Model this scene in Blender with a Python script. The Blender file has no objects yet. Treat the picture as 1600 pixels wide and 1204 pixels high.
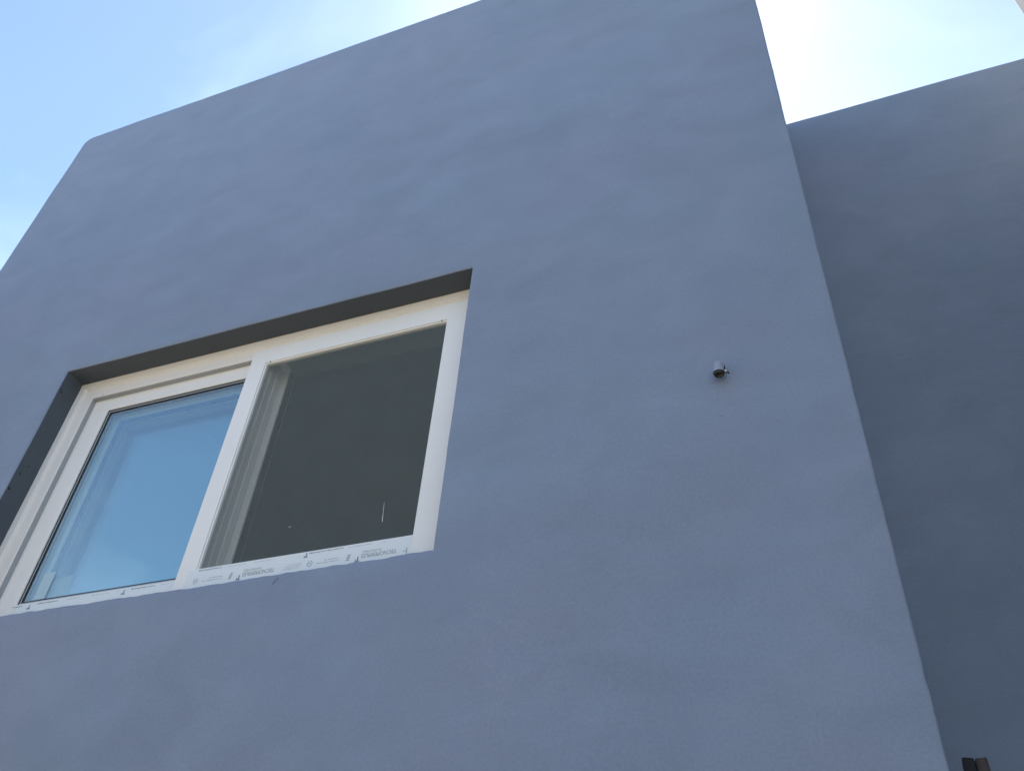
import bpy, bmesh, math, random
from mathutils import Vector, Matrix, noise

random.seed(7)
S = bpy.context.scene
C = S.collection
rad = math.radians

# ------------------------------------------------------------------ camera
cam_d = bpy.data.cameras.new('camera')
cam = bpy.data.objects.new('camera', cam_d)
C.objects.link(cam)
cam_d.sensor_fit = 'HORIZONTAL'
cam_d.sensor_width = 36.0
cam_d.lens = 36.0 * 1399.95 / 1600.0
cam_d.clip_start = 0.02
cam_d.clip_end = 3000
cam.matrix_world = Matrix(((0.9313, 0.1946, 0.3079, 0.0),
                           (0.3587, -0.6363, -0.6830, -2.0),
                           (0.0630, 0.7465, -0.6624, 1.6),
                           (0, 0, 0, 1)))
S.camera = cam

# ------------------------------------------------------------------ sky, sun, exposure
SUN_EL = 63.5          # degrees above the horizon
SUN_AZ = -7.0          # degrees from +Y (behind the house) towards +X
world = bpy.data.worlds.new('World')
S.world = world
world.use_nodes = True
wn, wl = world.node_tree.nodes, world.node_tree.links
wn.clear()
sky = wn.new('ShaderNodeTexSky')
sky.sky_type = 'NISHITA'
sky.sun_disc = False
sky.sun_elevation = rad(SUN_EL)
sky.sun_rotation = rad(SUN_AZ)
sky.altitude = 20
sky.air_density = 1.0
sky.dust_density = 0.22
sky.ozone_density = 1.1
# thin wisps of cloud spread over the whole sky
wtc = wn.new('ShaderNodeTexCoord')
wmap = wn.new('ShaderNodeMapping'); wmap.inputs['Scale'].default_value = (1.0, 1.3, 2.2); wmap.inputs['Location'].default_value = (19.2296, 10.7845, 13.5566)
wnz = wn.new('ShaderNodeTexNoise'); wnz.inputs['Scale'].default_value = 2.6
wnz.inputs['Detail'].default_value = 5; wnz.inputs['Roughness'].default_value = 0.45
wnz.inputs['Distortion'].default_value = 0.6
wr = wn.new('ShaderNodeValToRGB')
wr.color_ramp.elements[0].position = 0.47; wr.color_ramp.elements[0].color = (0, 0, 0, 1)
wr.color_ramp.elements[1].position = 0.72; wr.color_ramp.elements[1].color = (0.27, 0.27, 0.27, 1)
wmix = wn.new('ShaderNodeMix'); wmix.data_type = 'RGBA'
wmix.inputs['B'].default_value = (5.0, 6.0, 7.4, 1)
bg = wn.new('ShaderNodeBackground'); bg.inputs['Strength'].default_value = 0.12
wo = wn.new('ShaderNodeOutputWorld')
wl.new(wtc.outputs['Generated'], wmap.inputs['Vector'])
wl.new(wmap.outputs['Vector'], wnz.inputs['Vector'])
wl.new(wnz.outputs['Fac'], wr.inputs['Fac'])
wl.new(wr.outputs['Color'], wmix.inputs['Factor'])
wl.new(sky.outputs['Color'], wmix.inputs['A'])
wl.new(wmix.outputs['Result'], bg.inputs['Color'])
wl.new(bg.outputs['Background'], wo.inputs['Surface'])

sun_d = bpy.data.lights.new('sun', 'SUN')
sun_d.energy = 4.0
sun_d.angle = rad(0.53)
sun_d.color = (1.0, 0.95, 0.87)
sun = bpy.data.objects.new('sun', sun_d)
C.objects.link(sun)
sdir = Vector((math.sin(rad(SUN_AZ)) * math.cos(rad(SUN_EL)), math.cos(rad(SUN_AZ)) * math.cos(rad(SUN_EL)), math.sin(rad(SUN_EL))))
sun.rotation_euler = sdir.to_track_quat('Z', 'Y').to_euler()
sun.location = sdir * 30

vs = S.view_settings
vs.view_transform = 'Standard'
vs.look = 'None'
vs.gamma = 1.0
vs.use_curve_mapping = False
vs.exposure = 1.36
S.render.engine = 'CYCLES'
S.cycles.transparent_max_bounces = 24
S.cycles.max_bounces = 8

# ------------------------------------------------------------------ helpers
def tag(o, label, cat=None, group=None, kind=None):
    if label: o['label'] = label
    if cat: o['category'] = cat
    if group: o['group'] = group
    if kind: o['kind'] = kind
    return o

def empty(name, loc=(0, 0, 0)):
    o = bpy.data.objects.new(name, None)
    C.objects.link(o)
    o.location = loc
    return o

def link(name, me, mat, parent=None, smooth=False):
    o = bpy.data.objects.new(name, me)
    C.objects.link(o)
    if mat: me.materials.append(mat)
    if parent:
        o.parent = parent
        o.matrix_parent_inverse = Matrix.Translation(-parent.matrix_basis.translation)
        pp = parent.parent
        if pp: o.matrix_parent_inverse = Matrix.Translation(-parent.matrix_basis.translation)
    if smooth:
        for p in me.polygons: p.use_smooth = True
    return o

def bm_obj(name, bm, mat, parent=None, smooth=False, bevel=0.0):
    me = bpy.data.meshes.new(name)
    bm.normal_update()
    bm.to_mesh(me); bm.free()
    o = link(name, me, mat, parent, smooth)
    if bevel:
        m = o.modifiers.new('bevel', 'BEVEL'); m.width = bevel; m.segments = 2
        m.limit_method = 'ANGLE'; m.angle_limit = rad(40)
        m.harden_normals = False
    return o

def box(bm, x0, x1, y0, y1, z0, z1):
    vs_ = [bm.verts.new(p) for p in ((x0,y0,z0),(x1,y0,z0),(x1,y1,z0),(x0,y1,z0),(x0,y0,z1),(x1,y0,z1),(x1,y1,z1),(x0,y1,z1))]
    for f in ((0,3,2,1),(4,5,6,7),(0,1,5,4),(1,2,6,5),(2,3,7,6),(3,0,4,7)):
        bm.faces.new([vs_[i] for i in f])

def ring(bm, o, i, yf, yb):
    """mitred frame: outer rect o, inner rect i as (x0, x1, z0, z1), front at yf, back at yb"""
    def loop(r, y): return [bm.verts.new(p) for p in ((r[0],y,r[2]),(r[1],y,r[2]),(r[1],y,r[3]),(r[0],y,r[3]))]
    of, inf, ob, inb = loop(o, yf), loop(i, yf), loop(o, yb), loop(i, yb)
    for k in range(4):
        n = (k + 1) % 4
        bm.faces.new((of[k], of[n], inf[n], inf[k]))
        bm.faces.new((ob[n], ob[k], inb[k], inb[n]))
        bm.faces.new((of[n], of[k], ob[k], ob[n]))
        bm.faces.new((inf[k], inf[n], inb[n], inb[k]))

def tube(bm, pts, r, seg=8, cap=True):
    """tube along a polyline, radius may be a list"""
    rings = []
    n = len(pts)
    pts = [Vector(p) for p in pts]
    up = Vector((0.13, 0.31, 0.94)).normalized()
    for k in range(n):
        d = (pts[min(k+1, n-1)] - pts[max(k-1, 0)]).normalized()
        a = d.cross(up)
        if a.length < 1e-3: a = d.cross(Vector((1, 0, 0)))
        a.normalize(); b = d.cross(a)
        rr = r[k] if isinstance(r, (list, tuple)) else r
        rings.append([bm.verts.new(pts[k] + (a*math.cos(2*math.pi*j/seg) + b*math.sin(2*math.pi*j/seg))*rr) for j in range(seg)])
    for k in range(n-1):
        for j in range(seg):
            bm.faces.new((rings[k][j], rings[k][(j+1) % seg], rings[k+1][(j+1) % seg], rings[k+1][j]))
    if cap:
        bm.faces.new(rings[0][::-1]); bm.faces.new(rings[-1])

def lathe(bm, prof, cx, cy, seg=32):
    """prof: list of (radius, z), closed surface of revolution about a vertical axis"""
    rings = []
    for r, z in prof:
        rings.append([bm.verts.new((cx + r*math.cos(2*math.pi*j/seg), cy + r*math.sin(2*math.pi*j/seg), z)) for j in range(seg)])
    for k in range(len(prof)-1):
        for j in range(seg):
            bm.faces.new((rings[k][j], rings[k][(j+1) % seg], rings[k+1][(j+1) % seg], rings[k+1][j]))

def sph(x, f, s=0.0):
    return noise.noise(Vector((x[0]*f + s, x[1]*f + 3.1*s, x[2]*f - 1.7*s)))

# ------------------------------------------------------------------ materials
def mat(name):
    m = bpy.data.materials.new(name); m.use_nodes = True
    nt = m.node_tree; nt.nodes.clear()
    out = nt.nodes.new('ShaderNodeOutputMaterial')
    return m, nt, out

def simple(name, col, rough=0.5, metal=0.0, var=0.06, scale=30.0, bump=0.0, spec=0.5):
    m, nt, out = mat(name)
    b = nt.nodes.new('ShaderNodeBsdfPrincipled')
    tc = nt.nodes.new('ShaderNodeTexCoord')
    nz = nt.nodes.new('ShaderNodeTexNoise'); nz.inputs['Scale'].default_value = scale; nz.inputs['Detail'].default_value = 5
    mr = nt.nodes.new('ShaderNodeMapRange'); mr.inputs['To Min'].default_value = 1 - var; mr.inputs['To Max'].default_value = 1 + var
    mx = nt.nodes.new('ShaderNodeMix'); mx.data_type = 'RGBA'; mx.blend_type = 'MULTIPLY'; mx.inputs['Factor'].default_value = 1
    mx.inputs['A'].default_value = (*col, 1)
    nt.links.new(tc.outputs['Object'], nz.inputs['Vector'])
    nt.links.new(nz.outputs['Fac'], mr.inputs['Value'])
    nt.links.new(mr.outputs['Result'], mx.inputs['B'])
    nt.links.new(mx.outputs['Result'], b.inputs['Base Color'])
    b.inputs['Roughness'].default_value = rough
    b.inputs['Metallic'].default_value = metal
    b.inputs['Specular IOR Level'].default_value = spec
    if bump:
        bp = nt.nodes.new('ShaderNodeBump'); bp.inputs['Strength'].default_value = bump; bp.inputs['Distance'].default_value = 0.002
        nt.links.new(nz.outputs['Fac'], bp.inputs['Height']); nt.links.new(bp.outputs['Normal'], b.inputs['Normal'])
    nt.links.new(b.outputs['BSDF'], out.inputs['Surface'])
    return m

def render_paint():
    """hand-trowelled render under matt blue-grey paint: cloudy roller patches, slight tint drift, fine grain"""
    m, nt, out = mat('blue_grey_render')
    N, Lk = nt.nodes, nt.links
    b = N.new('ShaderNodeBsdfPrincipled')
    b.inputs['Roughness'].default_value = 0.62
    b.inputs['Specular IOR Level'].default_value = 0.35
    tc = N.new('ShaderNodeTexCoord')
    def nz(scale, detail, rough=0.5, sc=(1, 1, 1), dist=0.0):
        mp = N.new('ShaderNodeMapping'); mp.inputs['Scale'].default_value = sc
        n = N.new('ShaderNodeTexNoise'); n.inputs['Scale'].default_value = scale
        n.inputs['Detail'].default_value = detail; n.inputs['Roughness'].default_value = rough
        n.inputs['Distortion'].default_value = dist
        Lk.new(tc.outputs['Object'], mp.inputs['Vector']); Lk.new(mp.outputs['Vector'], n.inputs['Vector'])
        return n
    def rng(n, a, c, lo=0.25, hi=0.75):
        r = N.new('ShaderNodeMapRange'); r.inputs['From Min'].default_value = lo; r.inputs['From Max'].default_value = hi
        r.inputs['To Min'].default_value = a; r.inputs['To Max'].default_value = c
        Lk.new(n.outputs['Fac'], r.inputs['Value']); return r
    big = nz(1.1, 3, 0.5, (1, 1, 1.25), 0.4)
    mid = nz(4.6, 6, 0.55, (0.85, 1, 1.2), 0.5)
    fine = nz(130, 4, 0.7)
    tint = nz(1.6, 3, 0.5)
    m1 = N.new('ShaderNodeMath'); m1.operation = 'MULTIPLY'
    Lk.new(rng(big, 0.95, 1.05).outputs[0], m1.inputs[0]); Lk.new(rng(mid, 0.93, 1.07).outputs[0], m1.inputs[1])
    m2 = N.new('ShaderNodeMath'); m2.operation = 'MULTIPLY'
    Lk.new(m1.outputs[0], m2.inputs[0]); Lk.new(rng(fine, 0.90, 1.10).outputs[0], m2.inputs[1])
    tm = N.new('ShaderNodeMix'); tm.data_type = 'RGBA'
    tm.inputs['A'].default_value = (0.224, 0.286, 0.374, 1)
    tm.inputs['B'].default_value = (0.243, 0.282, 0.374, 1)
    Lk.new(rng(tint, 0, 1).outputs[0], tm.inputs['Factor'])
    mx = N.new('ShaderNodeMix'); mx.data_type = 'RGBA'; mx.blend_type = 'MULTIPLY'; mx.inputs['Factor'].default_value = 1
    Lk.new(tm.outputs['Result'], mx.inputs['A']); Lk.new(m2.outputs[0], mx.inputs['B'])
    Lk.new(mx.outputs['Result'], b.inputs['Base Color'])
    # relief: trowel sweeps and grain
    sweep = nz(2.6, 3, 0.5, (0.8, 1, 1.15), 0.7)
    grain = nz(420, 2, 0.5)
    drag = nz(16, 5, 0.6, (0.8, 1, 1.1), 0.3)
    b1 = N.new('ShaderNodeBump'); b1.inputs['Strength'].default_value = 0.3; b1.inputs['Distance'].default_value = 0.022
    b2 = N.new('ShaderNodeBump'); b2.inputs['Strength'].default_value = 0.28; b2.inputs['Distance'].default_value = 0.0035
    b3 = N.new('ShaderNodeBump'); b3.inputs['Strength'].default_value = 0.35; b3.inputs['Distance'].default_value = 0.0018
    Lk.new(sweep.outputs['Fac'], b1.inputs['Height'])
    Lk.new(drag.outputs['Fac'], b2.inputs['Height']); Lk.new(b1.outputs['Normal'], b2.inputs['Normal'])
    Lk.new(grain.outputs['Fac'], b3.inputs['Height']); Lk.new(b2.outputs['Normal'], b3.inputs['Normal'])
    Lk.new(b3.outputs['Normal'], b.inputs['Normal'])
    Lk.new(b.outputs['BSDF'], out.inputs['Surface'])
    return m

def glass(name, tint, ior):
    m, nt, out = mat(name)
    N, Lk = nt.nodes, nt.links
    geo = N.new('ShaderNodeNewGeometry')
    mr = N.new('ShaderNodeMapRange'); mr.inputs['To Min'].default_value = ior; mr.inputs['To Max'].default_value = 1.0/ior
    fr = N.new('ShaderNodeFresnel')
    tr = N.new('ShaderNodeBsdfTransparent'); tr.inputs['Color'].default_value = (*tint, 1)
    gl = N.new('ShaderNodeBsdfGlossy'); gl.inputs['Roughness'].default_value = 0.0; gl.inputs['Color'].default_value = (0.90, 0.97, 1.0, 1)
    mx = N.new('ShaderNodeMixShader')
    Lk.new(geo.outputs['Backfacing'], mr.inputs['Value']); Lk.new(mr.outputs['Result'], fr.inputs['IOR'])
    Lk.new(fr.outputs['Fac'], mx.inputs['Fac']); Lk.new(tr.outputs[0], mx.inputs[1]); Lk.new(gl.outputs[0], mx.inputs[2])
    Lk.new(mx.outputs[0], out.inputs['Surface'])
    return m

def mesh_screen(name, open_, col):
    m, nt, out = mat(name)
    N, Lk = nt.nodes, nt.links
    tc = N.new('ShaderNodeTexCoord')
    nz = N.new('ShaderNodeTexNoise'); nz.inputs['Scale'].default_value = 9; nz.inputs['Detail'].default_value = 6
    mr = N.new('ShaderNodeMapRange'); mr.inputs['To Min'].default_value = open_ - 0.05; mr.inputs['To Max'].default_value = open_ + 0.05
    Lk.new(tc.outputs['Object'], nz.inputs['Vector']); Lk.new(nz.outputs['Fac'], mr.inputs['Value'])
    df = N.new('ShaderNodeBsdfDiffuse'); df.inputs['Color'].default_value = (*col, 1)
    tr = N.new('ShaderNodeBsdfTransparent')
    mx = N.new('ShaderNodeMixShader')
    Lk.new(mr.outputs['Result'], mx.inputs['Fac']); Lk.new(df.outputs[0], mx.inputs[1]); Lk.new(tr.outputs[0], mx.inputs[2])
    Lk.new(mx.outputs[0], out.inputs['Surface'])
    return m

def translucent_paper(name, col, fac):
    m, nt, out = mat(name)
    N, Lk = nt.nodes, nt.links
    df = N.new('ShaderNodeBsdfPrincipled'); df.inputs['Base Color'].default_value = (*col, 1); df.inputs['Roughness'].default_value = 0.5
    tr = N.new('ShaderNodeBsdfTransparent')
    mx = N.new('ShaderNodeMixShader'); mx.inputs['Fac'].default_value = fac
    Lk.new(df.outputs[0], mx.inputs[1]); Lk.new(tr.outputs[0], mx.inputs[2]); Lk.new(mx.outputs[0], out.inputs['Surface'])
    return m

def timber(name, c0, c1):
    m, nt, out = mat(name)
    N, Lk = nt.nodes, nt.links
    b = N.new('ShaderNodeBsdfPrincipled'); b.inputs['Roughness'].default_value = 0.7
    tc = N.new('ShaderNodeTexCoord'); mp = N.new('ShaderNodeMapping'); mp.inputs['Scale'].default_value = (1, 1, 0.06)
    nz = N.new('ShaderNodeTexNoise'); nz.inputs['Scale'].default_value = 90; nz.inputs['Detail'].default_value = 8; nz.inputs['Roughness'].default_value = 0.7
    cr = N.new('ShaderNodeValToRGB')
    cr.color_ramp.elements[0].position = 0.35; cr.color_ramp.elements[0].color = (*c0, 1)
    cr.color_ramp.elements[1].position = 0.72; cr.color_ramp.elements[1].color = (*c1, 1)
    bp = N.new('ShaderNodeBump'); bp.inputs['Strength'].default_value = 0.8; bp.inputs['Distance'].default_value = 0.004
    Lk.new(tc.outputs['Object'], mp.inputs['Vector']); Lk.new(mp.outputs['Vector'], nz.inputs['Vector'])
    Lk.new(nz.outputs['Fac'], cr.inputs['Fac']); Lk.new(cr.outputs['Color'], b.inputs['Base Color'])
    Lk.new(nz.outputs['Fac'], bp.inputs['Height']); Lk.new(bp.outputs['Normal'], b.inputs['Normal'])
    Lk.new(b.outputs['BSDF'], out.inputs['Surface'])
    return m

M_WALL = render_paint()
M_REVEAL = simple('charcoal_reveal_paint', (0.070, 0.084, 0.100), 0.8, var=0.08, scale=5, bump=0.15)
M_PVC = simple('white_pvc', (0.875, 0.87, 0.835), 0.38, var=0.035, scale=6)
M_FRAME = simple('cream_white_pvc', (0.86, 0.84, 0.80), 0.4, var=0.04, scale=5)
M_FILM = simple('protective_film', (0.78, 0.83, 0.83), 0.25, var=0.03, scale=14)
M_INK = simple('film_ink', (0.21, 0.25, 0.28), 0.5, var=0.25, scale=60)
M_INKG = simple('film_ink_green', (0.22, 0.34, 0.26), 0.5, var=0.2, scale=60)
M_GASK = simple('black_rubber', (0.012, 0.013, 0.016), 0.6)
M_SPACER = simple('spacer_aluminium', (0.62, 0.66, 0.68), 0.45, 0.3)
M_GLASS = glass('window_glass', (0.95, 0.985, 0.965), 1.95)
M_COATED = glass('coated_glass', (0.94, 0.97, 0.97), 2.3)
M_SCREEN = mesh_screen('insect_mesh', 0.55, (0.202, 0.236, 0.232))
M_PAPER = translucent_paper('label_paper', (0.60, 0.80, 0.88), 0.35)
M_PAPER_REFL = translucent_paper('label_paper_reflection', (0.52, 0.72, 0.82), 0.55)
M_ROOM = simple('room_plaster', (0.42, 0.42, 0.40), 0.9)
M_LIP = simple('grey_glazing_lip', (0.42, 0.46, 0.50), 0.4)
M_GAP_SHADE = simple('grey_gap_shade', (0.36, 0.375, 0.39), 0.7)
M_HEAD = simple('dark_head_lining', (0.12, 0.125, 0.125), 0.6)
M_HOLE = simple('dark_hole', (0.008, 0.008, 0.010), 0.9)
M_STAIN = simple('rust_stain', (0.50, 0.36, 0.24), 0.7, var=0.25, scale=40)
M_ROOF = simple('roof_membrane', (0.35, 0.34, 0.33), 0.9, scale=3)
M_CREAM = simple('cream_render', (0.38, 0.365, 0.33), 0.85, var=0.05, scale=2.0, bump=0.3)
M_BROWN = simple('brown_render', (0.17, 0.145, 0.12), 0.9, var=0.08, scale=2.5, bump=0.2)
M_GROUND = simple('dry_earth', (0.32, 0.27, 0.20), 0.95, var=0.22, scale=0.9, bump=0.5)
M_LGREY = simple('grey_plastic', (0.31, 0.34, 0.40), 0.5)
M_SOCK = simple('dark_socket', (0.030, 0.030, 0.026), 0.45)
M_BRASS = simple('tarnished_metal', (0.30, 0.27, 0.20), 0.4, 0.8)
M_STEEL = simple('zinc_screw', (0.46, 0.44, 0.43), 0.5, 0.5)
M_WIRE = simple('black_wire', (0.03, 0.03, 0.035), 0.5)
M_TIMBER = timber('weathered_brown_timber', (0.014, 0.011, 0.010), (0.165, 0.128, 0.112))
M_SHADE_TIMBER = timber('shaded_timber', (0.005, 0.005, 0.006), (0.022, 0.021, 0.024))

# ------------------------------------------------------------------ ground
bm = bmesh.new()
vv = [bm.verts.new(p) for p in ((-900, -900, 0), (900, -900, 0), (900, 900, 0), (-900, 900, 0))]
bm.faces.new(vv)
tag(bm_obj('ground', bm, M_GROUND), 'dry bare earth around the house', kind='structure')

# ------------------------------------------------------------------ house
XL, XR, ZT = -4.123, 0.113, 6.554            # main block, front face on y = 0
WX0, WX1, WZ0, WZ1 = -3.100, -1.109, 2.954, 4.1976   # window opening
RECESS = 1.339

house = empty('house', (XL, 0, 0))
tag(house, 'blue-grey rendered house block with a white sliding window and recessed right wing', 'house')

def jitter(p):
    """uneven hand-made plaster: slow swell plus small edge wobble"""
    a = 0.0020*sph(p, 1.3, 2.0) + 0.0016*sph(p, 6.0, 5.0) + 0.0008*sph(p, 26.0, 9.0)
    b = 0.0020*sph(p, 1.3, 12.0) + 0.0016*sph(p, 6.0, 15.0) + 0.0008*sph(p, 26.0, 19.0)
    return a, b

def lines(lo, hi, step, marks):
    s = set()
    n = max(1, int(round((hi - lo)/step)))
    for k in range(n + 1): s.add(round(lo + (hi - lo)*k/n, 5))
    for m, offs in marks:
        for o in offs:
            v = round(m + o, 5)
            if lo - 1e-6 <= v <= hi + 1e-6: s.add(v)
    s = sorted(s)
    keep = set(round(m + o, 5) for m, offs in marks for o in offs) | {round(lo, 5), round(hi, 5)}
    outl = []
    for v in s:
        if outl and v - outl[-1] < 0.006 and v not in keep: continue
        if outl and v - outl[-1] < 0.006 and outl[-1] not in keep and v in keep: outl[-1] = v; continue
        outl.append(v)
    return outl

RO, RH = 0.016, 0.004
def rnd(d, r):
    return 0.0 if d >= r else r - math.sqrt(max(0.0, r*r - (r - d)**2))

# main wall: front height field with the window opening, edges rounded, swept back into sides and top
bm = bmesh.new()
oL = [0, .002, .005, .010, .016]
hL = [0, -.0015, -.004]; hR = [0, .0015, .004]
xs = lines(XL, XR, 0.014, [(XL, oL), (XR, [-o for o in oL]), (WX0, hL), (WX1, hR)])
zs = lines(0.0, ZT, 0.025, [(ZT, [-o for o in oL]), (WZ0, hL), (WZ1, hR)])
grid = {}
RC = 0.07
def in_hole(x, z): return WX0 + 1e-6 < x < WX1 - 1e-6 and WZ0 + 1e-6 < z < WZ1 - 1e-6
def hole_dist(x, z):
    dx = max(WX0 - x, 0, x - WX1); dz = max(WZ0 - z, 0, z - WZ1)
    return math.hypot(dx, dz)
for i, x in enumerate(xs):
    for j, z in enumerate(zs):
        if in_hole(x, z): continue
        y = max(rnd(min(x - XL, ZT - z), RO), rnd(XR - x, 0.005))
        y = max(y, rnd(hole_dist(x, z), RH))
        px, pz = x, z
        for cx, sx in ((XL, 1), (XR, -1)):
            ux, uz = (x - cx)*sx, ZT - z
            if ux < RC and uz < RC:
                qx, qz = RC - ux, RC - uz
                l = math.hypot(qx, qz)
                m_ = max(qx, qz)
                if l > 1e-6:
                    k = m_/l
                    px = cx + sx*(RC - qx*k); pz = ZT - (RC - qz*k)
        p = (px, 0, pz)
        a, b = jitter(p)
        y += 0.0035*sph(p, 0.9, 30.0) + 0.0012*sph(p, 4.0, 40.0)
        if abs(z - WZ0) < 0.006 and WX0 - .01 < x < WX1 + .01:      # ragged paint line on the sill edge
            b += 0.004*sph((x*1.0, 0, 0), 9.0, 50.0) + 0.0030*sph((x, 0, 0), 24.0, 60.0) + 0.0022*abs(sph((x, 0, 0), 60.0, 65.0))
        if z > ZT - 0.03:
            b += 0.0016*sph((x, 0, 0), 14.0, 81.0) + 0.0012*sph((x, 0, 0), 45.0, 83.0)
        if x > XR - 0.02:
            a += -0.0035*max(0, 1 - abs(z - 2.455)/0.03) + 0.0012*sph((0, 0, z), 17.0, 71.0)*(1.0 if z < 3.2 else 0.3)
        grid[i, j] = bm.verts.new((px + a, y, pz + b))
for i in range(len(xs) - 1):
    for j in range(len(zs) - 1):
        q = [grid.get(k) for k in ((i, j), (i+1, j), (i+1, j+1), (i, j+1))]
        cx, cz = (xs[i] + xs[i+1])/2, (zs[j] + zs[j+1])/2
        if None in q or in_hole(cx, cz): continue
        bm.faces.new(q)
def sweep(keys, yb, flip=False, steps=1, mi=0):
    prev = [grid[k] for k in keys]
    for s_ in range(1, steps + 1):
        cur = [bm.verts.new((v.co.x, v.co.y + (yb - v.co.y)*s_/steps, v.co.z)) for v in [grid[k] for k in keys]]
        for k in range(len(keys) - 1):
            f = (prev[k], prev[k+1], cur[k+1], cur[k])
            bm.faces.new(f[::-1] if flip else f).material_index = mi
        prev = cur
nI, nJ = len(xs) - 1, len(zs) - 1
sweep([(0, j) for j in range(nJ + 1)], 7.0, flip=False)
sweep([(nI, j) for j in range(nJ + 1)], 7.0, flip=True)
sweep([(i, nJ) for i in range(nI + 1)], 0.30, flip=False)
hx0, hx1 = xs.index(round(WX0, 5)), xs.index(round(WX1, 5))
hz0, hz1 = zs.index(round(WZ0, 5)), zs.index(round(WZ1, 5))
hx = list(range(hx0, hx1 + 1)); hz = list(range(hz0, hz1 + 1))
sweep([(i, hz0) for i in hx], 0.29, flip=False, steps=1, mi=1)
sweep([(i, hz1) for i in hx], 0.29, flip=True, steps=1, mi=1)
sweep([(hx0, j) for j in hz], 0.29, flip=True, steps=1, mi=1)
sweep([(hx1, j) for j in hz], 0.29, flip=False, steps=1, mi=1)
main_wall = bm_obj('main_wall', bm, M_WALL, house)
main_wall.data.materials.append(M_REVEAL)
for p in main_wall.data.polygons: p.use_smooth = True
main_wall.data.set_sharp_from_angle(angle=rad(50))

# recessed wing wall
bm = bmesh.new()
xs2 = lines(0.06, 5.0, 0.06, [])
zs2 = lines(0.0, ZT, 0.06, [(ZT, [-o for o in oL])])
g2 = {}
for i, x in enumerate(xs2):
    for j, z in enumerate(zs2):
        p = (x, 3.0, z); a, b = jitter(p)
        y = RECESS + rnd(ZT - z, RO) + 0.004*sph(p, 0.9, 33.0) + 0.0014*sph(p, 4.0, 43.0)
        g2[i, j] = bm.verts.new((x, y, z + b))
for i in range(len(xs2) - 1):
    for j in range(len(zs2) - 1):
        bm.faces.new([g2[k] for k in ((i, j), (i+1, j), (i+1, j+1), (i, j+1))])
nJ2 = len(zs2) - 1
top = [g2[i, nJ2] for i in range(len(xs2))]
back = [bm.verts.new((v.co.x, RECESS + 0.3, v.co.z)) for v in top]
for k in range(len(top) - 1): bm.faces.new((top[k], top[k+1], back[k+1], back[k]))
end = [g2[len(xs2) - 1, j] for j in range(nJ2 + 1)]
eb = [bm.verts.new((v.co.x, 7.0, v.co.z)) for v in end]
for k in range(nJ2): bm.faces.new((end[k], eb[k], eb[k+1], end[k+1]))
rec = bm_obj('recessed_wall', bm, M_WALL, house)
for p in rec.data.polygons: p.use_smooth = True
rec.data.set_sharp_from_angle(angle=rad(50))
tag(rec, 'shaded wall of the wing set back at right')

# flat roof behind the parapets and back wall
bm = bmesh.new()
box(bm, XL + 0.02, XR - 0.02, 0.28, 6.98, 6.0, 6.2)
box(bm, XR - 0.015, 4.98, RECESS + 0.28, 6.98, 6.0, 6.19)
bm_obj('roof', bm, M_ROOF, house)
bm = bmesh.new(); box(bm, XL + 0.004, 4.99, 6.99, 7.2, 0, ZT)
bm_obj('back_wall', bm, M_WALL, house)

# room behind the window
bm = bmesh.new()
x0, x1, y0, y1, z0, z1 = -4.0, -0.05, 0.285, 4.2, 2.75, 5.4
P = [bm.verts.new(p) for p in ((x0,y0,z0),(x1,y0,z0),(x1,y1,z0),(x0,y1,z0),(x0,y0,z1),(x1,y0,z1),(x1,y1,z1),(x0,y1,z1))]
for f in ((0,1,2,3),(4,7,6,5),(1,5,6,2),(2,6,7,3),(3,7,4,0)): bm.faces.new([P[i] for i in f])
H = [bm.verts.new(p) for p in ((WX0+.01,y0,WZ0+.01),(WX1-.01,y0,WZ0+.01),(WX1-.01,y0,WZ1-.01),(WX0+.01,y0,WZ1-.01))]
F = [P[0], P[1], P[5], P[4]]
for k in range(4): bm.faces.new((F[k], H[k], H[(k+1) % 4], F[(k+1) % 4]))
tag(bm_obj('room', bm, M_ROOM, house), 'dim plastered room behind the window')

# small drill holes and plaster nicks on the wall (sub-parts of the wall)
def disc(bm, c, n, r, seg=8):
    n = Vector(n).normalized(); a = n.orthogonal().normalized(); b = n.cross(a)
    r2 = r*0.6
    top = [bm.verts.new(Vector(c) + n*0.0012 + (a*math.cos(2*math.pi*k/seg)*r2 + b*math.sin(2*math.pi*k/seg)*r2)) for k in range(seg)]
    bot = [bm.verts.new(Vector(c) - n*0.003 + (a*math.cos(2*math.pi*k/seg)*r + b*math.sin(2*math.pi*k/seg)*r)) for k in range(seg)]
    bm.faces.new(top)
    for k in range(seg): bm.faces.new((top[k], bot[k], bot[(k+1) % seg], top[(k+1) % seg]))
for y, z, r in ((0.0135, 4.1015, .0035), (0.022, 4.09, .004), (0.016, 3.567, .0055), (0.0285, 3.649, .004), (0.047, 3.70, .003)):
    bm = bmesh.new(); disc(bm, (WX0 + 0.0015, y, z), (1, 0, 0), r)
    bm_obj('drill_hole', bm, M_HOLE, main_wall)
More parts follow.
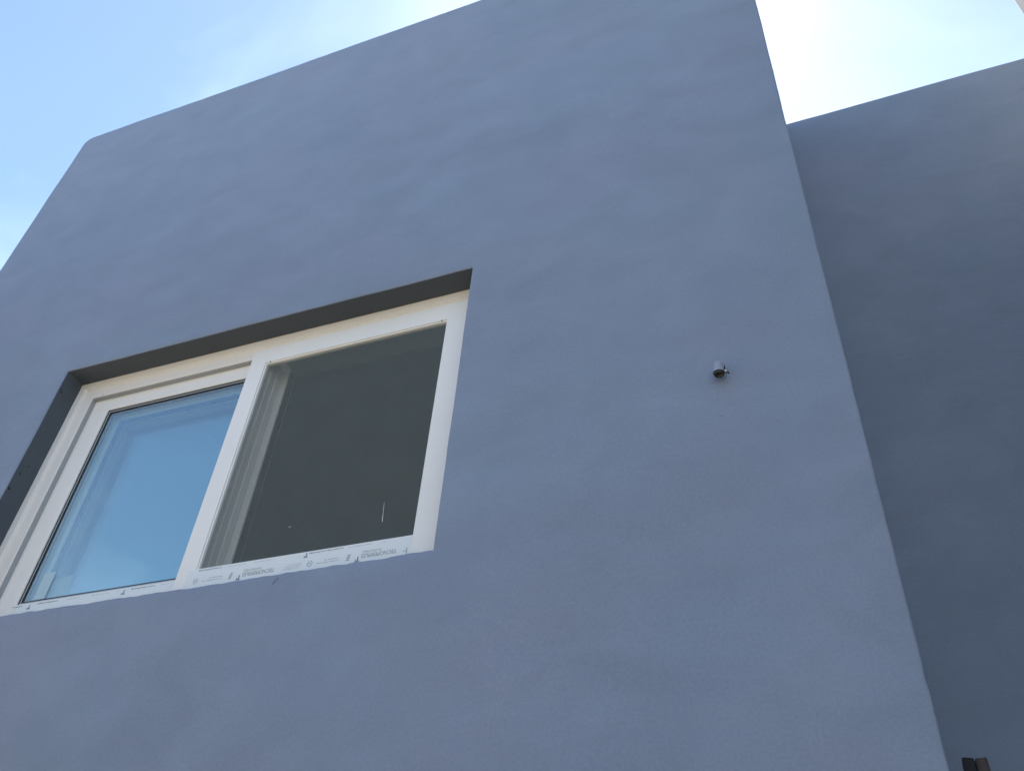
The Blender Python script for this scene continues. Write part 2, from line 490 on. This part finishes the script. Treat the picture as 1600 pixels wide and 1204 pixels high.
def nick(c, l, h, ang, m):
    bm = bmesh.new()
    ca, sa = math.cos(ang), math.sin(ang)
    pts = []
    for k in range(7):
        t = -1 + 2*k/6
        u = t*l; w = h*(1 - t*t)*0.9
        pts.append((u, w*0.6 + 0.0012*math.sin(5*t)))
    lo = [bm.verts.new((c[0] + u*ca - (-w)*sa, 0.004, c[1] + u*sa + (-w)*ca)) for u, w in pts]
    hi = [bm.verts.new((c[0] + u*ca - w*sa, 0.004, c[1] + u*sa + w*ca)) for u, w in pts]
    ri = [bm.verts.new((c[0] + u*ca, -0.0018, c[1] + u*sa)) for u, w in pts]
    for k in range(6):
        bm.faces.new((lo[k], lo[k+1], ri[k+1], ri[k])); bm.faces.new((ri[k], ri[k+1], hi[k+1], hi[k]))
    return bm_obj('plaster_nick', bm, m, main_wall)
nick((-0.286, 3.038), .007, .0018, .05, M_WALL)
nick((-0.246, 3.252), .009, .0011, .2, M_WALL)
nick((-0.559, 2.605), .012, .0018, -.5, M_WALL)
nick((-1.641, 2.929), .012, .002, .9, M_WALL)

# ------------------------------------------------------------------ window
W = lambda wx: WX0 + wx
Zb = lambda wz: WZ0 + wz
WW, WH = WX1 - WX0, WZ1 - WZ0
def rect(l, r, b, t): return (W(l), W(r), Zb(b), Zb(t))      # offsets from the lower left of the opening
bm = bmesh.new()
ring(bm, rect(-.006, WW + .006, -.006, WH + .006), rect(.032, WW - .032, .030, WH - .032), .100, .275)
ring(bm, rect(.030, WW - .030, .028, WH - .030), rect(.036, WW - .036, .034, WH - .036), .107, .270)
ring(bm, rect(.034, WW - .034, .032, WH - .034), rect(.090, WW - .090, .080, WH - .090), .112, .268)
window = bm_obj('window', bm, M_FRAME, house, bevel=0.0022)
tag(window, 'white sliding window with an insect screen on its right half')

# left glazed sash
SL = rect(.070, 1.030, .060, WH - .070)
SI = rect(.190, .940, .131, WH - .163)
def inset(r, d): return (r[0] + d, r[1] - d, r[2] + d, r[3] - d)
bm = bmesh.new()
ring(bm, SL, SI, .138, .212)
box(bm, W(1.0302), W(1.0345), .150, .166, Zb(.062), Zb(WH - .072))
box(bm, W(1.0302), W(1.037), .186, .2118, Zb(.062), Zb(WH - .072))
sash = bm_obj('glazed_sash', bm, M_PVC, window, bevel=0.002)
bm = bmesh.new(); ring(bm, inset(SI, -.002), inset(SI, .0045), .1445, .1495)
bm_obj('gasket', bm, M_GASK, window)
bm = bmesh.new(); ring(bm, inset(SI, .0043), inset(SI, .0095), .1462, .1496)
bm_obj('glazing_lip', bm, M_LIP, window)
bm = bmesh.new(); ring(bm, inset(SI, .0093), inset(SI, .0145), .1468, .1497)
bm_obj('gasket', bm, M_GASK, window)
bm = bmesh.new(); ring(bm, rect(.0885, WW - .0885, .0785, WH - .0885), rect(.0920, WW - .0920, .0820, WH - .0920), .1165, .1372)
tag(bm_obj('gap_shade', bm, M_GAP_SHADE, window), 'grey strip painted as the shade in the gap between frame and sash')  # grey ring paints in the shade of the return between frame and sash
bm = bmesh.new(); box(bm, SI[0] - .003, SI[1] + .003, .150, .154, SI[2] - .003, SI[3] + .003)
bm_obj('glass_pane', bm, M_GLASS, window)
bm = bmesh.new(); ring(bm, inset(SI, -.002), inset(SI, .005), .1545, .1565)
bm_obj('sealant', bm, M_GASK, window)
bm = bmesh.new(); ring(bm, inset(SI, -.002), inset(SI, .0125), .157, .1635)
bm_obj('spacer_bar', bm, M_SPACER, window)
bm = bmesh.new(); ring(bm, inset(SI, -.002), inset(SI, .0165), .1638, .1655)
bm_obj('sealant', bm, M_GASK, window)
bm = bmesh.new(); box(bm, SI[0] - .003, SI[1] + .003, .166, .170, SI[2] - .003, SI[3] + .003)
bm_obj('glass_pane', bm, M_GLASS, window)

# second glazed sash on the inner track, slid open behind the left one
S2 = rect(.106, 1.066, .060, WH - .070)
S2I = rect(.184, .972, .126, WH - .157)
bm = bmesh.new(); ring(bm, S2, S2I, .2165, .262)
bm_obj('glazed_sash', bm, M_PVC, window, bevel=0.002)
bm = bmesh.new(); box(bm, W(1.0662), W(1.070), .224, .254, Zb(.062), Zb(WH - .072))
bm_obj('brush_seal', bm, M_GASK, window)
bm = bmesh.new(); ring(bm, inset(S2I, -.002), inset(S2I, .007), .223, .2275)
bm_obj('gasket', bm, M_GASK, window)
bm = bmesh.new(); box(bm, S2I[0] - .003, S2I[1] + .003, .228, .232, S2I[2] - .003, S2I[3] + .003)
bm_obj('glass_pane', bm, M_COATED, window)
bm = bmesh.new(); ring(bm, inset(S2I, -.002), inset(S2I, .008), .2325, .2405)
bm_obj('spacer_bar', bm, M_GASK, window)
bm = bmesh.new(); box(bm, S2I[0] - .003, S2I[1] + .003, .241, .245, S2I[2] - .003, S2I[3] + .003)
bm_obj('glass_pane', bm, M_COATED, window)

# insect screen leaf
F0 = rect(.958, WW - .028, .045, WH - .0635)
F1 = rect(1.034, 1.861, .132, 1.100)
bm = bmesh.new(); ring(bm, F0, F1, .0985, .124)
bm_obj('screen_frame', bm, M_PVC, window, bevel=0.002)
bm = bmesh.new(); ring(bm, inset(F1, -.002), inset(F1, .006), .104, .122)
bm_obj('screen_bead', bm, M_PVC, window, bevel=0.001)
bm = bmesh.new()
v = [bm.verts.new((x, .1135, z)) for x, z in ((F1[0]-.001, F1[2]-.001), (F1[1]+.001, F1[2]-.001), (F1[1]+.001, F1[3]+.001), (F1[0]-.001, F1[3]+.001))]
bm.faces.new(v)
tag(bm_obj('insect_screen', bm, M_SCREEN, window), 'dark insect mesh in the right half')
bm = bmesh.new()
tube(bm, [(-1.377, .1125, 3.244), (-1.3755, .112, 3.222), (-1.374, .1125, 3.205), (-1.3725, .112, 3.185), (-1.371, .1125, 3.168)], [.0004, .0009, .0006, .0013, .0012], 5)
bm_obj('paint_streak', bm, M_PVC, window)
bm = bmesh.new(); tube(bm, [(-1.728, .1125, 3.212), (-1.733, .1125, 3.208), (-1.738, .1125, 3.211)], .0007, 5)
bm_obj('paint_streak', bm, M_PVC, window)

bm = bmesh.new(); box(bm, W(1.075), W(WW - .086), .136, .266, Zb(WH - .0940), Zb(WH - .0885))
tag(bm_obj('head_strip', bm, M_HEAD, window), 'dark grey strip under the head of the frame')  # dark grey strip along the frame head, behind the screen only
# little marks on the frame
bm = bmesh.new(); disc(bm, (W(.148), .1118, Zb(WH - .084)), (0, -1, 0), .003); bm_obj('drain_hole', bm, M_HOLE, window)
bm = bmesh.new(); disc(bm, (W(1.058), .1005, Zb(1.0985)), (0, 0, -1), .003); bm_obj('drain_hole', bm, M_HOLE, window)
bm = bmesh.new(); disc(bm, (W(1.835), .1005, Zb(1.0985)), (0, 0, -1), .003); bm_obj('drain_hole', bm, M_HOLE, window)

# sticker on the glass, its reflection drawn as a second paper sheet
def plate(name, x0, x1, z0, z1, yf, th, m, parent=window):
    bm = bmesh.new(); box(bm, x0, x1, yf, yf + th, z0, z1)
    return bm_obj(name, bm, m, parent)
plate('sticker_and_reflection', -2.849, -2.793, 3.103, 3.215, .1494, .0004, M_PAPER)
plate('sticker_and_reflection', -2.806, -2.708, 3.105, 3.196, .1652, .0004, M_PAPER_REFL)  # painted reflection of the first sticker, set on the inner pane

# ---- printed protective film
plate('protective_film', W(1.006), W(1.8585), Zb(.040), Zb(.1315), .0978, .0005, M_FILM)
plate('protective_film', W(.196), W(.962), Zb(.056), Zb(.1305), .1372, .0006, M_FILM)

def text_mesh(bm, s, x, z, y, size, width=None, bold=0.0):
    """lettering printed upside down: starts at x (right end), runs to the left, stands on z downwards"""
    cu = bpy.data.curves.new('t', 'FONT'); cu.body = s; cu.size = size; cu.offset = bold
    ob = bpy.data.objects.new('t', cu); C.objects.link(ob)
    dg = bpy.context.evaluated_depsgraph_get()
    me = bpy.data.meshes.new_from_object(ob.evaluated_get(dg))
    mxx = max((v.co.x for v in me.vertices), default=1)
    k = (width/mxx) if width else 1.0
    base = len(bm.verts)
    nv = [bm.verts.new((x - v.co.x*k, y, z - v.co.y)) for v in me.vertices]
    for p in me.polygons:
        try: bm.faces.new([nv[i] for i in p.vertices])
        except ValueError: pass
    bpy.data.objects.remove(ob); bpy.data.curves.remove(cu); bpy.data.meshes.remove(me)

def quad(bm, x0, x1, z0, z1, y):
    bm.faces.new([bm.verts.new(p) for p in ((x0, y, z0), (x1, y, z0), (x1, y, z1), (x0, y, z1))])

def logo_t(bm, x, z, y, s):
    # upside-down T of the maker's mark: bar below, stem above, a dot beside the stem
    quad(bm, x - .5*s, x + .5*s, z - .5*s, z - .26*s, y)
    quad(bm, x - .02*s, x + .26*s, z - .255*s, z + .62*s, y)
    quad(bm, x - .46*s, x - .16*s, z - .20*s, z - .02*s, y)

def fine_line(bm, x0, x1, z, y, h=.0035):
    x = x0
    while x < x1:
        w = random.uniform(.004, .012)
        quad(bm, x, min(x + w, x1), z - h/2*random.uniform(.5, 1), z + h/2*random.uniform(.5, 1), y)
        x += w + random.uniform(.0012, .003)

YF = .0974
for k in (0, 1, -1):
    o = .4465*k
    if k == -1: continue
    bm = bmesh.new()
    text_mesh(bm, 'TECNOPERFILES', -1.736 + o, 3.0445, YF, .0205, .126)
    bm_obj('brand_lettering', bm, M_INK if k == 0 else M_INK, window)
    bm = bmesh.new()
    text_mesh(bm, 'SUSTENTABLE', -1.792 + o, 3.0555, YF, .0095, .067)
    bm_obj('small_lettering', bm, M_INKG, window)
    bm = bmesh.new(); logo_t(bm, -1.8745 + o, 3.0275, YF, .0165); bm_obj('logo_mark', bm, M_INK, window)
    bm = bmesh.new()
    fine_line(bm, -2.024 + o, -1.940 + o, 3.036, YF, .0022); fine_line(bm, -1.998 + o, -1.944 + o, 3.045, YF, .0022)
    tag(bm_obj('fine_print', bm, M_INK, window), None, kind='stuff')
    # round recycling-type badge: ring outline with a bar
    bm = bmesh.new()
    n = 14
    for a in range(n):
        t0, t1 = 2*math.pi*a/n, 2*math.pi*(a + 1)/n
        if a in (3,): continue
        pts = [(-2.050 + o + r*math.cos(t)*1.0, YF, 3.040 + r*math.sin(t)*1.1) for r, t in ((.0095, t0), (.0095, t1), (.0078, t1), (.0078, t0))]
        bm.faces.new([bm.verts.new(p) for p in pts])
    quad(bm, -2.055 + o, -2.046 + o, 3.0395, 3.0415, YF)
    bm_obj('badge_mark', bm, M_INK, window)
    bm = bmesh.new()
    for q in range(4):
        zc = 3.029 + q*.006
        quad(bm, -1.9155 + o + .001*q, -1.9045 + o + .001*q, zc, zc + .0032, YF)
    bm_obj('stacked_mark', bm, M_INKG, window)
    bm = bmesh.new()
    for q in range(3): fine_line(bm, -1.704 + o + .008*q, -1.634 + o - .004*(2 - q), 3.0315 + .0075*q, YF, .0018)
    if k == 0: tag(bm_obj('fine_print', bm, M_INK, window), None, kind='stuff')
    else: bm.free()
bm = bmesh.new(); logo_t(bm, -1.626, 3.0725, YF, .0155); bm_obj('logo_mark', bm, M_INK, window)
bm = bmesh.new()
for a, b in ((-2.05, -1.955), (-1.615, -1.487)): fine_line(bm, a, b, 3.0795, YF, .0042)
for a, b in ((-1.93, -1.86), (-1.83, -1.76), (-1.47, -1.38), (-1.345, -1.335)): fine_line(bm, a, b, 3.0785, YF, .0014)
tag(bm_obj('fine_print', bm, M_INK, window), None, kind='stuff')
bm = bmesh.new(); quad(bm, -1.2555, -1.2535, 3.020, 3.045, YF); quad(bm, -1.268, -1.2555, 3.032, 3.0335, YF)
bm_obj('cut_mark', bm, M_INK, window)
YS = .1368
for x in (-2.836, -2.399):
    bm = bmesh.new(); logo_t(bm, x, 3.0665, YS, .0165); bm_obj('logo_mark', bm, M_INK, window)
bm = bmesh.new()
for a, b in ((-2.92, -2.872), (-2.800, -2.70), (-2.366, -2.262)): fine_line(bm, a, b, 3.0755, YS, .0042)
for a, b in ((-2.66, -2.60), (-2.545, -2.465), (-2.435, -2.42), (-2.24, -2.21)): fine_line(bm, a, b, 3.075, YS, .0014)
tag(bm_obj('fine_print', bm, M_INK, window), None, kind='stuff')

# ------------------------------------------------------------------ lamp holder on the wall
LX, LY, LZ = -0.2345, -0.030, 3.388
lamp = empty('wall_lamp', (LX, 0, LZ))
tag(lamp, 'small grey cup-shaped lamp holder fixed to the blank wall right of the window', 'lamp')
bm = bmesh.new()
lathe(bm, [(.0004, .041), (.0095, .0405), (.0122, .0385), (.0130, .0355), (.0165, .004), (.0178, .000), (.0165, -.0002), (.0148, .003), (.0125, .034), (.0004, .034)], 0, 0, 32)
for v in bm.verts: v.co += Vector((LX, LY, LZ))
cup = bm_obj('cup', bm, M_LGREY, lamp, smooth=True); cup.data.set_sharp_from_angle(angle=rad(40))
bm = bmesh.new()
lathe(bm, [(.0142, .012), (.0142, -.006), (.0128, -.0075), (.0118, -.0065), (.0108, .010), (.0004, .011)], 0, 0, 28)
for v in bm.verts: v.co += Vector((LX, LY, LZ))
bm_obj('socket', bm, M_SOCK, lamp, smooth=True)
bm = bmesh.new()
lathe(bm, [(.0100, -.001), (.0108, -.003), (.0100, -.005), (.0090, -.003), (.0100, -.001)], 0, 0, 24)
for v in bm.verts: v.co += Vector((LX, LY, LZ))
bm_obj('contact_ring', bm, M_BRASS, lamp, smooth=True)
# bracket strap from the wall along the right of the cup
bm = bmesh.new()
path = [(.012, .030, .040), (.0165, .012, .036), (.0185, 0.0, .020), (.0195, -.001, .002), (.0200, .002, -.006)]
for a, b in zip(path[:-1], path[1:]):
    pa, pb = Vector(a), Vector(b); d = (pb - pa).normalized(); n = Vector((1, 0, 0)); s_ = d.cross(n).normalized()
    q = []
    for p_ in (pa, pb):
        for u, w_ in ((-.0045, 0), (.0045, 0), (.0045, .0012), (-.0045, .0012)):
            q.append(bm.verts.new(Vector((LX, LY, LZ)) + p_ + s_*u + n*w_))
    for f in ((0,1,5,4),(1,2,6,5),(2,3,7,6),(3,0,4,7),(3,2,1,0),(4,5,6,7)): bm.faces.new([q[i] for i in f])
bm_obj('bracket', bm, M_SOCK, lamp)
bm = bmesh.new(); tube(bm, [(LX + .0205, LY - .004, LZ - .001), (LX + .0205, LY - .010, LZ - .003)], [.0042, .0034], 10)
scr = bm_obj('screw', bm, M_STEEL, lamp)
bm = bmesh.new(); tube(bm, [(LX + .021, LY + .002, LZ - .002), (LX + .0255, LY + .004, LZ + .001), (LX + .028, LY + .009, LZ - .002)], [.0020, .0026, .0016], 8)
bm_obj('clamp_knob', bm, M_SOCK, lamp)
bm = bmesh.new()
pts = []
for k in range(13):
    t = math.pi*k/12
    pts.append((LX + .0125 + .0065*math.cos(t), LY + .004, LZ - .008 - .012*math.sin(t)**.8))
tube(bm, pts, .00075, 6)
bm_obj('wire_loop', bm, M_WIRE, lamp)
bm = bmesh.new()
tube(bm, [(LX + .004, 0.006, LZ + .030), (LX + .004, LY + .012, LZ + .030)], .006, 12)
bm_obj('wall_stub', bm, M_LGREY, lamp)

# ------------------------------------------------------------------ timber post in the recess
PX, PY, PH = 0.2035, 0.5, 2.449
post = empty('timber_post', (PX, PY, 0))
tag(post, 'dark weathered timber post, only its sawn top showing below the recessed wall', 'post')
def batten(name, x0, x1, y0, y1, h, m, seed):
    bm = bmesh.new()
    lev = [0, .6, 1.2, 1.8, 2.2, 2.36, 2.42, h - .008, h]
    rings = []
    for k, z in enumerate(lev):
        loop = []
        for a in range(4):
            for u in (0.04, .35, .65, .96):
                if a == 0: q = (u, 0)
                elif a == 1: q = (1, u)
                elif a == 2: q = (1 - u, 1)
                else: q = (0, 1 - u)
                x_, y_ = x0 + (x1 - x0)*q[0], y0 + (y1 - y0)*q[1]
                x_ += 0.0016*sph((q[0]*3, q[1]*3, z*3), 1.3, seed); y_ += 0.0016*sph((q[0]*3, q[1]*3, z*3), 1.3, seed + 4)
                if k == len(lev) - 1:
                    x_ += ((x0 + x1)/2 - x_)*0.10; y_ += ((y0 + y1)/2 - y_)*0.10
                dz = 0.006*sph((q[0]*4, q[1]*4, 0), 1.0, seed + 6) if k >= len(lev) - 2 else 0
                loop.append(bm.verts.new((x_, y_, z + dz)))
        rings.append(loop)
    for a, b in zip(rings[:-1], rings[1:]):
        n = len(a)
        for k in range(n): bm.faces.new((a[k], a[(k+1) % n], b[(k+1) % n], b[k]))
    bm.faces.new(rings[-1]); bm.faces.new(rings[0][::-1])
    return bm_obj(name, bm, m, post, bevel=0.0012)
tag(batten('shaded_batten', PX - .0295, PX - .0018, PY + .004, PY + .044, PH + .004, M_SHADE_TIMBER, 3.0), 'left batten coloured near black as the shaded side of the post')  # near-black colour stands in for shade on the post's left side
batten('brown_batten', PX - .0005, PX + .0285, PY - .003, PY + .044, PH, M_TIMBER, 11.0)

# ------------------------------------------------------------------ pale neighbouring house on the right
NX, NY = 1.35, 0.787
nb = empty('neighbour_house', (NX, NY, 0))
tag(nb, 'pale cream neighbouring house, just its corner showing in the top right sky', 'house')
bm = bmesh.new(); box(bm, NX, NX + 7, -1.5, NY, 0, 8.6)
bm_obj('wall', bm, M_CREAM, nb, bevel=0.02)
bm = bmesh.new(); box(bm, NX - .06, NX + 7.06, -1.56, NY + .06, 8.603, 8.72)
bm_obj('roof_slab', bm, M_CREAM, nb, bevel=0.01)

# ------------------------------------------------------------------ unseen brown house added behind the camera to darken the lower wall
FX0, FX1, FY, FH = -15.0, -2.2, -4.9, 5.5
fh = empty('added_shade_house', (FX1, FY, 0))
tag(fh, 'unseen low brown house added behind the camera to shade the lower wall', 'house')
bm = bmesh.new()
wins = [(-13.6, -12.2, 1.0, 2.3), (-10.9, -9.9, 0.05, 2.1), (-8.6, -7.2, 1.0, 2.3), (-5.4, -4.0, 1.0, 2.3)]
fx = sorted({FX0, FX1} | {w for q in wins for w in q[:2]}); fz = sorted({0.0, FH} | {w for q in wins for w in q[2:]})
for a, b in zip(fx[:-1], fx[1:]):
    for c, d in zip(fz[:-1], fz[1:]):
        hole = any(q[0] - 1e-6 <= a and b <= q[1] + 1e-6 and q[2] - 1e-6 <= c and d <= q[3] + 1e-6 for q in wins)
        if not hole: box(bm, a, b, FY - .25, FY, c, d)
bmesh.ops.remove_doubles(bm, verts=bm.verts, dist=1e-5)
box(bm, FX0, FX1, -12.0, -11.75, 0, FH)
box(bm, FX0, FX0 + .25, -11.749, FY - .251, 0, FH); box(bm, FX1 - .25, FX1, -11.749, FY - .251, 0, FH)
bm_obj('wall', bm, M_BROWN, fh)
bm = bmesh.new(); box(bm, FX0 - .15, FX1 + .15, -12.15, FY + .15, FH + .003, FH + .18)
bm_obj('roof', bm, M_ROOF, fh)
for k, q in enumerate(wins):
    if k == 1:
        bm = bmesh.new(); box(bm, q[0] + .01, q[1] - .01, FY - .16, FY - .10, q[2], q[3] - .01)
        d_ = bm_obj('door', bm, M_TIMBER, fh)
        bm = bmesh.new(); tube(bm, [(q[1] - .12, FY - .05, 1.0), (q[1] - .12, FY - .05, 1.16)], .012, 8); bm_obj('handle', bm, M_STEEL, d_)
    else:
        bm = bmesh.new(); ring(bm, (q[0] + .005, q[1] - .005, q[2] + .005, q[3] - .005), (q[0] + .07, q[1] - .07, q[2] + .07, q[3] - .07), FY - .08, FY - .14)
        w_ = bm_obj('window', bm, M_PVC, fh)
        bm = bmesh.new(); box(bm, q[0] + .06, q[1] - .06, FY - .115, FY - .11, q[2] + .06, q[3] - .06); bm_obj('glass_pane', bm, M_GLASS, w_)
